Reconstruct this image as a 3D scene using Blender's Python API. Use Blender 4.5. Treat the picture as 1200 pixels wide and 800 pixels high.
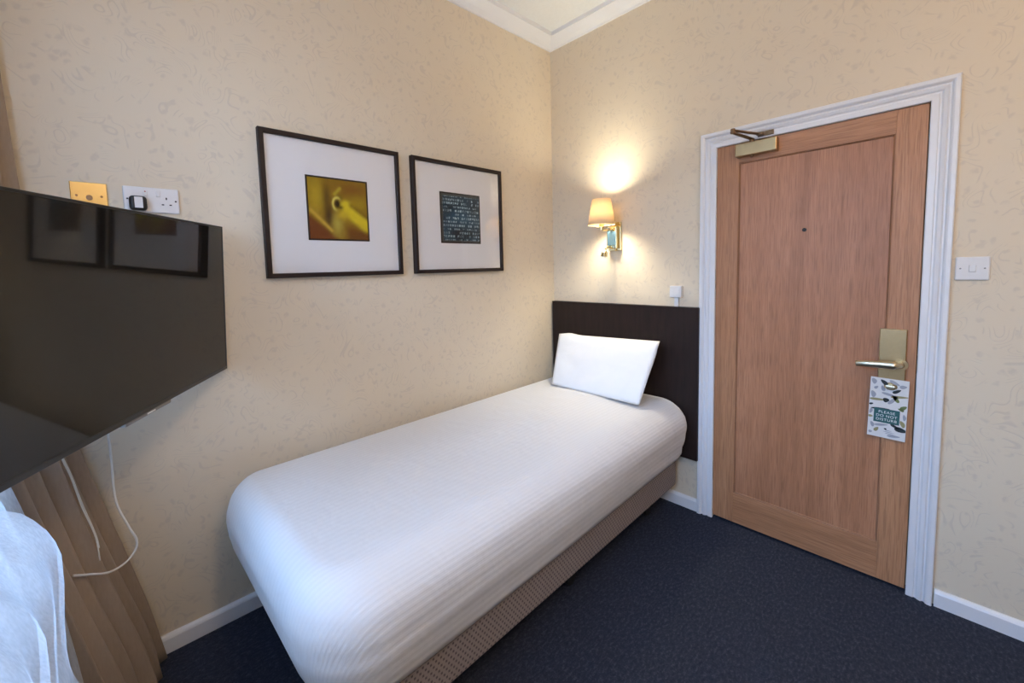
import bpy, bmesh, math, random
from mathutils import Vector, Matrix, noise
R = math.radians
S = bpy.context.scene
COL = S.collection
for o in list(bpy.data.objects):
    bpy.data.objects.remove(o)

# ------------------------------------------------------------------ camera
cam_d = bpy.data.cameras.new('camera'); cam = bpy.data.objects.new('camera', cam_d); COL.objects.link(cam)
FPX = 489.37
cam_d.sensor_width = 36.0; cam_d.lens = FPX / 1200 * 36
cam_d.shift_x = 0.0150; cam_d.shift_y = -0.0385
cam_d.clip_start = 0.02
yaw, pit, rol = R(137.467), R(-4.555), R(-1.587)
fw = Vector((math.cos(pit) * math.cos(yaw), math.cos(pit) * math.sin(yaw), math.sin(pit)))
rt = Vector((math.sin(yaw), -math.cos(yaw), 0)); up = rt.cross(fw)
rt, up = math.cos(rol) * rt + math.sin(rol) * up, -math.sin(rol) * rt + math.cos(rol) * up
M = Matrix((rt, up, -fw)).transposed().to_4x4(); M.translation = (1.9377, -2.3432, 1.3962)
cam.matrix_world = M
S.camera = cam

# ------------------------------------------------------------------ world, light, exposure
W = bpy.data.worlds.new('sky'); S.world = W; W.use_nodes = True
bg = W.node_tree.nodes['Background']
wn = W.node_tree.nodes; wtc = wn.new('ShaderNodeTexCoord'); wsp = wn.new('ShaderNodeSeparateXYZ'); wrp = wn.new('ShaderNodeValToRGB')
W.node_tree.links.new(wtc.outputs['Generated'], wsp.inputs[0]); W.node_tree.links.new(wsp.outputs[2], wrp.inputs[0]); W.node_tree.links.new(wrp.outputs[0], bg.inputs[0])
we = wrp.color_ramp.elements; we[0].position = 0.0; we[0].color = (0.075, 0.08, 0.085, 1); we[1].position = 0.45; we[1].color = (0.31, 0.56, 1.0, 1)   # street below, overcast blue sky above
wm = we.new(0.12); wm.color = (0.24, 0.34, 0.48, 1)
bg.inputs[1].default_value = 37.0
S.view_settings.view_transform = 'Standard'; S.view_settings.look = 'None'
S.view_settings.exposure = -0.06; S.view_settings.gamma = 1.0
S.view_settings.use_curve_mapping = False
WX0, WX1, WZ0, WZ1, WY = 0.42, 2.05, 0.88, 2.50, -2.70     # window opening
por = bpy.data.lights.new('window_portal', 'AREA'); por.shape = 'RECTANGLE'
por.size = WX1 - WX0; por.size_y = WZ1 - WZ0; por.cycles.is_portal = True
po = bpy.data.objects.new('window_portal', por); COL.objects.link(po)
po.location = ((WX0 + WX1) / 2, WY - 0.14, (WZ0 + WZ1) / 2); po.rotation_euler = (R(90), 0, 0)   # faces +y

# ------------------------------------------------------------------ node helpers
def new_mat(name):
    m = bpy.data.materials.new(name); m.use_nodes = True
    nt = m.node_tree; b = nt.nodes['Principled BSDF']
    return m, nt, b
def N(nt, t, **kw):
    n = nt.nodes.new(t)
    for k, v in kw.items():
        if k in n.inputs: n.inputs[k].default_value = v
        else: setattr(n, k, v)
    return n
def L(nt, a, b): nt.links.new(a, b)
def math_(nt, op, a, b=None, c=None):
    n = nt.nodes.new('ShaderNodeMath'); n.operation = op
    for i, v in enumerate((a, b, c)):
        if v is None: continue
        if isinstance(v, (int, float)): n.inputs[i].default_value = v
        else: L(nt, v, n.inputs[i])
    return n.outputs[0]
def ramp(nt, fac, stops):
    r = nt.nodes.new('ShaderNodeValToRGB'); e = r.color_ramp.elements
    while len(e) < len(stops): e.new(0.5)
    for el, (p, c) in zip(e, stops):
        el.position = p; el.color = (c, c, c, 1) if isinstance(c, (int, float)) else (*c, 1)
    L(nt, fac, r.inputs[0]); return r.outputs[0]
def mixc(nt, fac, a, b):
    n = nt.nodes.new('ShaderNodeMix'); n.data_type = 'RGBA'
    if isinstance(fac, (int, float)): n.inputs[0].default_value = fac
    else: L(nt, fac, n.inputs[0])
    for i, v in ((6, a), (7, b)):
        if isinstance(v, tuple): n.inputs[i].default_value = (*v, 1)
        else: L(nt, v, n.inputs[i])
    return n.outputs[2]
def coords(nt, scale=(1, 1, 1), kind='Object'):
    tc = nt.nodes.new('ShaderNodeTexCoord'); mp = nt.nodes.new('ShaderNodeMapping')
    mp.inputs['Scale'].default_value = scale; L(nt, tc.outputs[kind], mp.inputs[0]); return mp.outputs[0]
def tex_noise(nt, vec, scale, detail=2, rough=0.5, dist=0):
    n = N(nt, 'ShaderNodeTexNoise'); L(nt, vec, n.inputs['Vector'])
    n.inputs['Scale'].default_value = scale; n.inputs['Detail'].default_value = detail
    n.inputs['Roughness'].default_value = rough; n.inputs['Distortion'].default_value = dist
    return n.outputs['Fac']
def bump(nt, b, h, strength, dist=0.01):
    n = N(nt, 'ShaderNodeBump'); n.inputs['Strength'].default_value = strength; n.inputs['Distance'].default_value = dist
    L(nt, h, n.inputs['Height']); L(nt, n.outputs[0], b.inputs['Normal'])
def plain(name, col, rough=0.5, metal=0.0, vary=0.06, scale=40, bmp=0.0, spec=0.5):
    m, nt, b = new_mat(name)
    v = coords(nt); f = tex_noise(nt, v, scale, 3)
    lo = tuple(c * (1 - vary) for c in col); hi = tuple(min(1, c * (1 + vary)) for c in col)
    L(nt, mixc(nt, f, lo, hi), b.inputs['Base Color'])
    b.inputs['Roughness'].default_value = rough; b.inputs['Metallic'].default_value = metal
    b.inputs['Specular IOR Level'].default_value = spec
    if bmp: bump(nt, b, f, bmp, 0.002)
    return m

# ------------------------------------------------------------------ materials
def mat_wallpaper():
    m, nt, b = new_mat('wallpaper')
    v = coords(nt)
    base = mixc(nt, tex_noise(nt, v, 2.2, 3), (0.685, 0.582, 0.438), (0.725, 0.622, 0.476))
    n1 = tex_noise(nt, v, 7.0, 0.0, 0.5, 1.6)
    t = math_(nt, 'PINGPONG', math_(nt, 'MULTIPLY', n1, 9.0), 0.5)         # contour scrolls
    line = ramp(nt, t, [(0.0, 1.0), (0.07, 0.75), (0.13, 0.0)])
    mask = ramp(nt, tex_noise(nt, v, 15.0, 1.0, 0.5, 0.6), [(0.47, 0.0), (0.56, 1.0)])
    vor = N(nt, 'ShaderNodeTexVoronoi'); vor.inputs['Scale'].default_value = 23.0; vor.inputs['Randomness'].default_value = 1.0
    vv = N(nt, 'ShaderNodeVectorMath', operation='ADD')
    nz = N(nt, 'ShaderNodeTexNoise'); nz.inputs['Scale'].default_value = 25.0; L(nt, v, nz.inputs['Vector'])
    sc = N(nt, 'ShaderNodeVectorMath', operation='SCALE'); sc.inputs['Scale'].default_value = 0.05
    L(nt, nz.outputs['Color'], sc.inputs[0]); L(nt, v, vv.inputs[0]); L(nt, sc.outputs[0], vv.inputs[1]); L(nt, vv.outputs[0], vor.inputs['Vector'])
    leaf = ramp(nt, vor.outputs['Distance'], [(0.12, 1.0), (0.30, 0.0)])
    pat = math_(nt, 'MAXIMUM', math_(nt, 'MULTIPLY', math_(nt, 'MULTIPLY', line, mask), 0.78), math_(nt, 'MULTIPLY', leaf, 0.72))
    col = mixc(nt, math_(nt, 'MULTIPLY', pat, 0.40), base, (0.46, 0.39, 0.34))
    L(nt, col, b.inputs['Base Color']); b.inputs['Roughness'].default_value = 0.55
    b.inputs['Specular IOR Level'].default_value = 0.3
    bump(nt, b, math_(nt, 'ADD', math_(nt, 'MULTIPLY', pat, -0.6), math_(nt, 'MULTIPLY', tex_noise(nt, v, 260, 2), 0.3)), 0.25, 0.002)
    return m
def mat_oak(name, axis, c0, c1, c2):
    m, nt, b = new_mat(name)
    s = {'z': (1, 1, 0.07), 'x': (0.07, 1, 1)}[axis]
    v = coords(nt, s)
    big = tex_noise(nt, v, 11, 3, 0.55, 0.7); fine = tex_noise(nt, v, 130, 3, 0.6)
    s2 = {'z': (1, 1, 0.025), 'x': (0.025, 1, 1)}[axis]
    pores = ramp(nt, tex_noise(nt, coords(nt, s2), 330, 2, 0.5), [(0.40, 1.0), (0.47, 0.0)])
    f = math_(nt, 'ADD', math_(nt, 'MULTIPLY', big, 0.62), math_(nt, 'MULTIPLY', fine, 0.38))
    col = ramp(nt, f, [(0.30, c0), (0.50, c1), (0.70, c2)])
    col = mixc(nt, math_(nt, 'MULTIPLY', pores, 0.35), col, tuple(c * 0.5 for c in c0))
    L(nt, col, b.inputs['Base Color']); b.inputs['Roughness'].default_value = 0.42
    b.inputs['Specular IOR Level'].default_value = 0.4
    bump(nt, b, math_(nt, 'SUBTRACT', fine, pores), 0.12, 0.001)
    return m
def mat_carpet():
    m, nt, b = new_mat('carpet')
    v = coords(nt); n = tex_noise(nt, v, 170, 2, 0.6); big = tex_noise(nt, v, 3.5, 3)
    w = coords(nt, (1.0, 0.45, 1)); dash = tex_noise(nt, w, 110, 1, 0.5)
    f = math_(nt, 'ADD', math_(nt, 'MULTIPLY', n, 0.5), math_(nt, 'MULTIPLY', dash, 0.5))
    col = ramp(nt, f, [(0.34, (0.019, 0.023, 0.037)), (0.52, (0.030, 0.036, 0.056)), (0.68, (0.062, 0.070, 0.096))])
    col = mixc(nt, math_(nt, 'MULTIPLY', big, 0.35), col, (0.034, 0.037, 0.053))
    L(nt, col, b.inputs['Base Color']); b.inputs['Roughness'].default_value = 0.95
    b.inputs['Specular IOR Level'].default_value = 0.1
    bump(nt, b, f, 0.8, 0.004); return m
def mat_bedding():
    m, nt, b = new_mat('satin_stripe_cotton')
    a = N(nt, 'ShaderNodeAttribute'); a.attribute_name = 'stripe'
    s = math_(nt, 'SINE', math_(nt, 'MULTIPLY', a.outputs['Fac'], 2 * math.pi / 0.022))
    st = ramp(nt, math_(nt, 'MULTIPLY_ADD', s, 0.5, 0.5), [(0.30, 0.0), (0.70, 1.0)])
    L(nt, mixc(nt, st, (0.765, 0.755, 0.75), (0.785, 0.775, 0.77)), b.inputs['Base Color'])
    L(nt, math_(nt, 'MULTIPLY_ADD', st, -0.16, 0.72), b.inputs['Roughness'])
    b.inputs['Specular IOR Level'].default_value = 0.3
    b.inputs['Sheen Weight'].default_value = 0.15
    v = coords(nt); wr = tex_noise(nt, v, 9, 3, 0.5, 0.5)
    bump(nt, b, math_(nt, 'ADD', math_(nt, 'MULTIPLY', st, 0.20), math_(nt, 'MULTIPLY', wr, 1.6)), 0.32, 0.006)
    return m
def mat_cotton():
    m, nt, b = new_mat('white_pillow_cotton')
    v = coords(nt); wr = tex_noise(nt, v, 10, 3, 0.5, 0.6)
    L(nt, mixc(nt, wr, (0.80, 0.80, 0.80), (0.86, 0.855, 0.85)), b.inputs['Base Color'])
    b.inputs['Roughness'].default_value = 0.75; b.inputs['Specular IOR Level'].default_value = 0.25
    bump(nt, b, wr, 0.4, 0.006); return m
def mat_divan():
    m, nt, b = new_mat('woven_divan_fabric')
    tc = coords(nt, (1, 1, 1)); sep = N(nt, 'ShaderNodeSeparateXYZ'); L(nt, tc, sep.inputs[0])
    al = math_(nt, 'ADD', sep.outputs[1], sep.outputs[0])
    z = sep.outputs[2]
    row = math_(nt, 'FLOOR', math_(nt, 'MULTIPLY', z, 78.0))
    off = math_(nt, 'MULTIPLY', math_(nt, 'MODULO', row, 2.0), 0.5)
    fx = math_(nt, 'PINGPONG', math_(nt, 'ADD', math_(nt, 'MULTIPLY', al, 56.0), off), 0.5)
    fz = math_(nt, 'PINGPONG', math_(nt, 'MULTIPLY', z, 78.0), 0.5)
    dot = math_(nt, 'MULTIPLY', math_(nt, 'GREATER_THAN', fx, 0.31), math_(nt, 'GREATER_THAN', fz, 0.22))
    col = mixc(nt, dot, mixc(nt, tex_noise(nt, tc, 30, 2), (0.27, 0.225, 0.21), (0.34, 0.285, 0.265)), (0.13, 0.105, 0.105))
    L(nt, col, b.inputs['Base Color']); b.inputs['Roughness'].default_value = 0.85
    b.inputs['Specular IOR Level'].default_value = 0.2
    bump(nt, b, math_(nt, 'SUBTRACT', tex_noise(nt, tc, 500, 1), dot), 0.3, 0.002); return m
def mat_espresso():
    m, nt, b = new_mat('espresso_wood')
    v = coords(nt, (1, 1, 0.1)); f = tex_noise(nt, v, 45, 3, 0.6)
    L(nt, ramp(nt, f, [(0.3, (0.015, 0.009, 0.008)), (0.7, (0.025, 0.014, 0.012))]), b.inputs['Base Color'])
    b.inputs['Roughness'].default_value = 0.45; b.inputs['Specular IOR Level'].default_value = 0.22
    bump(nt, b, f, 0.05, 0.001); return m
def mat_glass(name='thin_glass', refl=0.9):
    m, nt, b = new_mat(name)
    nt.nodes.remove(b); out = nt.nodes['Material Output']
    tr = N(nt, 'ShaderNodeBsdfTransparent'); gl = N(nt, 'ShaderNodeBsdfGlossy'); gl.inputs['Roughness'].default_value = 0.02
    fr = N(nt, 'ShaderNodeFresnel'); fr.inputs[0].default_value = 1.45
    tex = tex_noise(nt, coords(nt), 3, 1)
    mx = N(nt, 'ShaderNodeMixShader'); L(nt, math_(nt, 'MULTIPLY', fr.outputs[0], math_(nt, 'MULTIPLY_ADD', tex, 0.05, refl - 0.05)), mx.inputs[0])
    L(nt, tr.outputs[0], mx.inputs[1]); L(nt, gl.outputs[0], mx.inputs[2]); L(nt, mx.outputs[0], out.inputs[0])
    return m
def mat_sheer():
    m, nt, b = new_mat('sheer_voile')
    nt.nodes.remove(b); out = nt.nodes['Material Output']
    tr = N(nt, 'ShaderNodeBsdfTransparent'); tl = N(nt, 'ShaderNodeBsdfTranslucent'); df = N(nt, 'ShaderNodeBsdfDiffuse')
    wv = tex_noise(nt, coords(nt, (1, 1, 0.15)), 220, 2)
    c = mixc(nt, wv, (0.80, 0.83, 0.87), (0.88, 0.90, 0.93))
    L(nt, c, tl.inputs[0]); L(nt, c, df.inputs[0])
    m1 = N(nt, 'ShaderNodeMixShader'); m1.inputs[0].default_value = 0.55; L(nt, df.outputs[0], m1.inputs[1]); L(nt, tl.outputs[0], m1.inputs[2])
    m2 = N(nt, 'ShaderNodeMixShader'); L(nt, math_(nt, 'MULTIPLY_ADD', wv, 0.2, 0.40), m2.inputs[0])
    L(nt, tr.outputs[0], m2.inputs[1]); L(nt, m1.outputs[0], m2.inputs[2]); L(nt, m2.outputs[0], out.inputs[0])
    return m
def mat_curtain():
    m, nt, b = new_mat('beige_curtain_cloth')
    v = coords(nt, (1, 1, 0.2)); f = tex_noise(nt, v, 160, 2)
    L(nt, mixc(nt, f, (0.30, 0.225, 0.165), (0.38, 0.29, 0.215)), b.inputs['Base Color'])
    b.inputs['Roughness'].default_value = 0.8; b.inputs['Specular IOR Level'].default_value = 0.2
    b.inputs['Sheen Weight'].default_value = 0.1
    bump(nt, b, f, 0.2, 0.001); return m
def mat_shade():
    m, nt, b = new_mat('cream_lampshade')
    nt.nodes.remove(b); out = nt.nodes['Material Output']
    f = tex_noise(nt, coords(nt, (1, 1, 0.2)), 150, 2)
    c = mixc(nt, f, (0.78, 0.62, 0.40), (0.84, 0.68, 0.46))
    tl = N(nt, 'ShaderNodeBsdfTranslucent'); df = N(nt, 'ShaderNodeBsdfDiffuse'); L(nt, c, tl.inputs[0]); L(nt, c, df.inputs[0])
    mx = N(nt, 'ShaderNodeMixShader'); mx.inputs[0].default_value = 0.22
    L(nt, df.outputs[0], mx.inputs[1]); L(nt, tl.outputs[0], mx.inputs[2]); L(nt, mx.outputs[0], out.inputs[0]); return m
def mat_emit(name, col, strength):
    m, nt, b = new_mat(name)
    f = tex_noise(nt, coords(nt), 5, 1)
    b.inputs['Base Color'].default_value = (0.9, 0.9, 0.9, 1)
    L(nt, mixc(nt, f, col, tuple(c * 0.98 for c in col)), b.inputs['Emission Color']); b.inputs['Emission Strength'].default_value = strength
    return m
def mat_print(name):
    m, nt, b = new_mat(name)
    a = N(nt, 'ShaderNodeVertexColor'); a.layer_name = 'print'
    L(nt, a.outputs[0], b.inputs['Base Color']); b.inputs['Roughness'].default_value = 0.6; b.inputs['Specular IOR Level'].default_value = 0.2
    return m

MT = dict(
    wall=mat_wallpaper(), carpet=mat_carpet(), bedding=mat_bedding(), cotton=mat_cotton(), divan=mat_divan(),
    espresso=mat_espresso(), glass=mat_glass(), picglass=mat_glass('picture_glass', 0.35), sheer=mat_sheer(), curtain=mat_curtain(), shade=mat_shade(),
    oak_v=mat_oak('oak_stile', 'z', (0.34, 0.155, 0.073), (0.44, 0.212, 0.105), (0.53, 0.275, 0.145)),
    oak_p=mat_oak('oak_panel', 'z', (0.32, 0.140, 0.068), (0.42, 0.192, 0.099), (0.51, 0.250, 0.136)),
    oak_h=mat_oak('oak_rail', 'x', (0.34, 0.155, 0.073), (0.44, 0.212, 0.105), (0.53, 0.275, 0.145)),
    oak_m=mat_oak('oak_moulding', 'z', (0.24, 0.11, 0.06), (0.30, 0.145, 0.08), (0.36, 0.18, 0.10)),
    ceil=plain('ceiling_paint', (0.74, 0.745, 0.74), 0.8, vary=0.05, scale=60, bmp=0.3),
    gloss=plain('white_gloss_paint', (0.74, 0.74, 0.76), 0.3, vary=0.03, scale=8),
    plastic=plain('white_plastic', (0.72, 0.70, 0.69), 0.35, vary=0.03),
    dark=plain('dark_slot', (0.012, 0.012, 0.014), 0.6),
    black=plain('black_plastic', (0.012, 0.012, 0.013), 0.45),
    bezel=plain('tv_bezel', (0.010, 0.010, 0.011), 0.3),
    screen=plain('tv_screen', (0.012, 0.011, 0.0105), 0.045, vary=0.02, spec=0.4),
    grey=plain('grey_plastic', (0.20, 0.19, 0.18), 0.35),
    brass=plain('polished_brass', (0.76, 0.65, 0.38), 0.08, 1.0, vary=0.04),
    satin=plain('satin_brass', (0.43, 0.30, 0.155), 0.38, 1.0, vary=0.06, scale=90),
    satin_l=plain('satin_lever', (0.66, 0.58, 0.41), 0.30, 1.0, vary=0.05, scale=90),
    bronze=plain('dark_bronze', (0.20, 0.13, 0.075), 0.4, 0.8),
    steel=plain('steel', (0.55, 0.52, 0.48), 0.35, 1.0),
    blue=plain('painted_blue_reflection', (0.06, 0.11, 0.15), 0.2, 0.3),  # blue-grey colour standing in for a reflection in the polished brass
    frame=plain('dark_frame_wood', (0.022, 0.012, 0.010), 0.5, vary=0.25, scale=60, spec=0.25),
    mat=plain('white_mount_board', (0.80, 0.79, 0.80), 0.8, vary=0.01),
    prt=mat_print('print_ink'),
    bulb=mat_emit('bulb_glow', (1.0, 0.84, 0.55), 18.0),
    globe=mat_emit('ceiling_globe', (1.0, 0.80, 0.58), 8.0),
    cable=plain('white_cable', (0.72, 0.68, 0.62), 0.4),
    teal=plain('teal_ink', (0.020, 0.105, 0.110), 0.6), green=plain('green_ink', (0.16, 0.20, 0.07), 0.6),
    olive=plain('olive_ink', (0.30, 0.27, 0.13), 0.6), inkdark=plain('dark_ink', (0.018, 0.028, 0.032), 0.6),
    grey_ink=plain('grey_ink', (0.33, 0.34, 0.38), 0.6), white_ink=plain('white_ink', (0.75, 0.78, 0.78), 0.6),
    card=plain('printed_card', (0.68, 0.67, 0.66), 0.5, vary=0.03), red=plain('red_ink', (0.45, 0.10, 0.08), 0.5),
)

# ------------------------------------------------------------------ object helpers
def tag(o, label=None, cat=None, group=None, kind=None):
    for k, v in (('label', label), ('category', cat), ('group', group), ('kind', kind)):
        if v: o[k] = v
    return o
def empty(name, loc=(0, 0, 0), rot=(0, 0, 0)):
    o = bpy.data.objects.new(name, None); COL.objects.link(o); o.location = loc; o.rotation_euler = rot
    o.empty_display_size = 0.05; return o
def mk(name, bm, mat, parent=None, smooth=False, loc=None, rot=None):
    me = bpy.data.meshes.new(name); bmesh.ops.recalc_face_normals(bm, faces=bm.faces); bm.to_mesh(me); bm.free()
    o = bpy.data.objects.new(name, me); COL.objects.link(o); me.materials.append(mat)
    if smooth:
        for p in me.polygons: p.use_smooth = True
    if parent: o.parent = parent
    if loc: o.location = loc
    if rot: o.rotation_euler = rot
    return o
def add_box(bm, a, b, bev=0.0, seg=2):
    x0, y0, z0 = [min(p, q) for p, q in zip(a, b)]; x1, y1, z1 = [max(p, q) for p, q in zip(a, b)]
    vs = [bm.verts.new(p) for p in ((x0, y0, z0), (x1, y0, z0), (x1, y1, z0), (x0, y1, z0), (x0, y0, z1), (x1, y0, z1), (x1, y1, z1), (x0, y1, z1))]
    fs = [bm.faces.new([vs[i] for i in f]) for f in ((0, 3, 2, 1), (4, 5, 6, 7), (0, 1, 5, 4), (1, 2, 6, 5), (2, 3, 7, 6), (3, 0, 4, 7))]
    if bev:
        es = list({e for f in fs for e in f.edges})
        bmesh.ops.bevel(bm, geom=es, offset=bev, segments=seg, affect='EDGES', profile=0.5)
def box(name, a, b, mat, parent=None, bev=0.0, seg=2, **k):
    bm = bmesh.new(); add_box(bm, a, b, bev, seg); return mk(name, bm, mat, parent, **k)
def add_tube(bm, pts, rad, n=10, caps=True):
    pts = [Vector(p) for p in pts]; rings = []
    ref = None
    for i, p in enumerate(pts):
        t = (pts[min(i + 1, len(pts) - 1)] - pts[max(i - 1, 0)]).normalized()
        if ref is None: ref = t.orthogonal().normalized()
        ref = (ref - t * ref.dot(t)).normalized(); bi = t.cross(ref)
        r = rad[i] if isinstance(rad, (list, tuple)) else rad
        rings.append([bm.verts.new(p + r * (math.cos(2 * math.pi * k / n) * ref + math.sin(2 * math.pi * k / n) * bi)) for k in range(n)])
    for a, b in zip(rings, rings[1:]):
        for k in range(n): bm.faces.new((a[k], a[(k + 1) % n], b[(k + 1) % n], b[k]))
    if caps: bm.faces.new(rings[0][::-1]); bm.faces.new(rings[-1])
def tube(name, pts, rad, mat, parent=None, n=10):
    bm = bmesh.new(); add_tube(bm, pts, rad, n); return mk(name, bm, mat, parent, smooth=True)
def spline(pts, k=8):
    pts = [Vector(p) for p in pts]; out = []
    for i in range(len(pts) - 1):
        p0, p1, p2, p3 = pts[max(i - 1, 0)], pts[i], pts[i + 1], pts[min(i + 2, len(pts) - 1)]
        for j in range(k):
            t = j / k
            out.append(0.5 * ((2 * p1) + (p2 - p0) * t + (2 * p0 - 5 * p1 + 4 * p2 - p3) * t * t + (3 * p1 - p0 - 3 * p2 + p3) * t ** 3))
    out.append(pts[-1]); return out
def sweep(name, prof, path, mat, parent=None):
    """extrude a closed profile of (a, b) between mitred cross-sections; path = list of functions (a,b)->xyz"""
    bm = bmesh.new(); rings = [[bm.verts.new(fn(a, b)) for a, b in prof] for fn in path]
    n = len(prof)
    for r0, r1 in zip(rings, rings[1:]):
        for k in range(n): bm.faces.new((r0[k], r0[(k + 1) % n], r1[(k + 1) % n], r1[k]))
    bm.faces.new(rings[0][::-1]); bm.faces.new(rings[-1])
    return mk(name, bm, mat, parent)
def lathe(name, prof, mat, parent=None, n=32, loc=None, rot=None, closed=False):
    bm = bmesh.new(); rings = [[bm.verts.new((r * math.cos(2 * math.pi * k / n), r * math.sin(2 * math.pi * k / n), z)) for k in range(n)] for r, z in prof]
    m = len(rings)
    for i in range(m if closed else m - 1):
        a, b = rings[i], rings[(i + 1) % m]
        for k in range(n): bm.faces.new((a[k], a[(k + 1) % n], b[(k + 1) % n], b[k]))
    if not closed:
        bm.faces.new(rings[0][::-1]); bm.faces.new(rings[-1])
    return mk(name, bm, mat, parent, smooth=True, loc=loc, rot=rot)
def lerp_tab(tab, z):            # monotone-ish cubic through (z, value) pairs
    n = len(tab); z = max(tab[0][0], min(tab[-1][0], z))
    i = max(k for k in range(n - 1) if tab[k][0] <= z)
    (z0, v0), (z1, v1) = tab[i], tab[i + 1]; h = z1 - z0; t = (z - z0) / h
    sl = lambda k: (tab[min(k + 1, n - 1)][1] - tab[max(k - 1, 0)][1]) / (tab[min(k + 1, n - 1)][0] - tab[max(k - 1, 0)][0])
    m0, m1 = sl(i) * h, sl(i + 1) * h
    return v0 * (2 * t ** 3 - 3 * t * t + 1) + m0 * (t ** 3 - 2 * t * t + t) + v1 * (3 * t * t - 2 * t ** 3) + m1 * (t ** 3 - t * t)

# ------------------------------------------------------------------ room shell
RX, ZC, TH = 3.35, 2.945, 0.15     # right wall, ceiling height, wall thickness
def struct(name, bm, mat, label, cat, parent=None):
    o = mk(name, bm, mat, parent); return tag(o, label, cat, kind='structure')
bm = bmesh.new(); add_box(bm, (-TH, WY - TH, -0.1), (RX + TH, TH, 0)); struct('floor', bm, MT['carpet'], 'dark navy blue carpet with a fine flecked weave', 'floor')
bm = bmesh.new(); add_box(bm, (-TH, WY - TH, ZC), (RX + TH, TH, ZC + 0.1)); struct('ceiling', bm, MT['ceil'], 'off-white textured ceiling above the corner', 'ceiling')
bm = bmesh.new(); add_box(bm, (-TH, WY - TH, 0), (0, TH, ZC)); struct('wall_left', bm, MT['wall'], 'beige scroll wallpaper wall behind the framed pictures', 'wall')
DX0, DX1, DZ = 1.0955, 1.8625, 1.985      # door opening
bm = bmesh.new()
add_box(bm, (0, 0, 0), (DX0, TH, ZC)); add_box(bm, (DX1, 0, 0), (RX, TH, ZC)); add_box(bm, (DX0, 0, DZ), (DX1, TH, ZC)); add_box(bm, (DX0, 0.06, 0), (DX1, TH, DZ))  # last box: unseen slab added behind the door to block sky light through its gaps
struct('wall_back', bm, MT['wall'], 'beige scroll wallpaper wall with the oak door', 'wall')
bm = bmesh.new(); add_box(bm, (RX, WY - TH, 0), (RX + TH, TH, ZC)); struct('wall_right', bm, MT['wall'], 'beige wallpaper wall opposite the pictures', 'wall')
bm = bmesh.new()
add_box(bm, (0, WY - TH, 0), (WX0, WY, ZC)); add_box(bm, (WX1, WY - TH, 0), (RX, WY, ZC))
add_box(bm, (WX0, WY - TH, 0), (WX1, WY, WZ0)); add_box(bm, (WX0, WY - TH, WZ1), (WX1, WY, ZC))
struct('wall_front', bm, MT['wall'], 'beige wallpaper wall holding the window behind the curtains', 'wall')

# baseboards
BH = 0.068
def skirt(name, p0, p1, nrm, label):
    prof = [(0, 0), (0.016, 0), (0.016, BH - 0.014), (0.012, BH - 0.006), (0.006, BH), (0, BH)]
    f = lambda P: (lambda a, b: (P[0] + nrm[0] * a, P[1] + nrm[1] * a, b))
    return tag(sweep(name, prof, [f(p0), f(p1)], MT['gloss']), label, 'baseboard', kind='structure')
skirt('baseboard_left', (0, WY), (0, 0), (1, 0), 'white painted baseboard under the pictures wall')
skirt('baseboard_back', (0.016, 0), (1.0215, 0), (0, -1), 'short white baseboard between the bed and the door frame')
skirt('baseboard_back', (1.9425, 0), (RX, 0), (0, -1), 'white baseboard right of the door frame')
skirt('baseboard_right', (RX, -0.016), (RX, WY), (-1, 0), 'white painted baseboard along the right wall')

# cornice with a shadow step against the ceiling
cp = [(0, 0), (0.012, 0), (0.016, 0.008), (0.040, 0.020), (0.064, 0.037), (0.078, 0.046), (0.086, 0.047), (0.086, ZC - 2.873), (0, ZC - 2.873)]
cz = 2.873
co = empty('trim_2'); tag(co, 'white plaster cornice around the ceiling edge', 'cornice', kind='structure')
sweep('cornice_run', cp, [lambda a, b: (a, WY + a, cz + b), lambda a, b: (a, -a, cz + b)], MT['gloss'], co)
sweep('cornice_run', cp, [lambda a, b: (a, -a, cz + b), lambda a, b: (RX - a, -a, cz + b)], MT['gloss'], co)
sweep('cornice_run', cp, [lambda a, b: (RX - a, -a, cz + b), lambda a, b: (RX - a, WY + a, cz + b)], MT['gloss'], co)
sweep('cornice_run', cp, [lambda a, b: (RX - a, WY + a, cz + b), lambda a, b: (a, WY + a, cz + b)], MT['gloss'], co)

# ------------------------------------------------------------------ window behind the curtains
win = empty('window_1', ((WX0 + WX1) / 2, WY - 0.07, WZ0)); tag(win, 'tall white framed window behind the sheer curtains', 'window', kind='structure')
wi = lambda p: (p[0] - (WX0 + WX1) / 2, p[1] - (WY - 0.07), p[2] - WZ0)
def wbox(name, a, b, mat=MT['gloss'], bev=0.004): return box(name, wi(a), wi(b), mat, win, bev)
wbox('frame_stile', (WX0, WY - .10, WZ0), (WX0 + .05, WY - .04, WZ1)); wbox('frame_stile', (WX1 - .05, WY - .10, WZ0), (WX1, WY - .04, WZ1))
wbox('frame_rail', (WX0 + .05, WY - .10, WZ0), (WX1 - .05, WY - .04, WZ0 + .06)); wbox('frame_rail', (WX0 + .05, WY - .10, WZ1 - .05), (WX1 - .05, WY - .04, WZ1))
xm = (WX0 + WX1) / 2; zm = (WZ0 + WZ1) / 2
wbox('mullion', (xm - .025, WY - .10, WZ0 + .06), (xm + .025, WY - .04, WZ1 - .05))
for a, b in ((WX0 + .05, xm - .025), (xm + .025, WX1 - .05)):
    wbox('glass_pane', (a, WY - .073, WZ0 + .06), (b, WY - .070, WZ1 - .05), MT['glass'], 0)
wbox('window_sill', (WX0 - .03, WY - .04, WZ0 - .025), (WX1 + .03, WY + .05, WZ0), MT['gloss'], 0.006)

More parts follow.
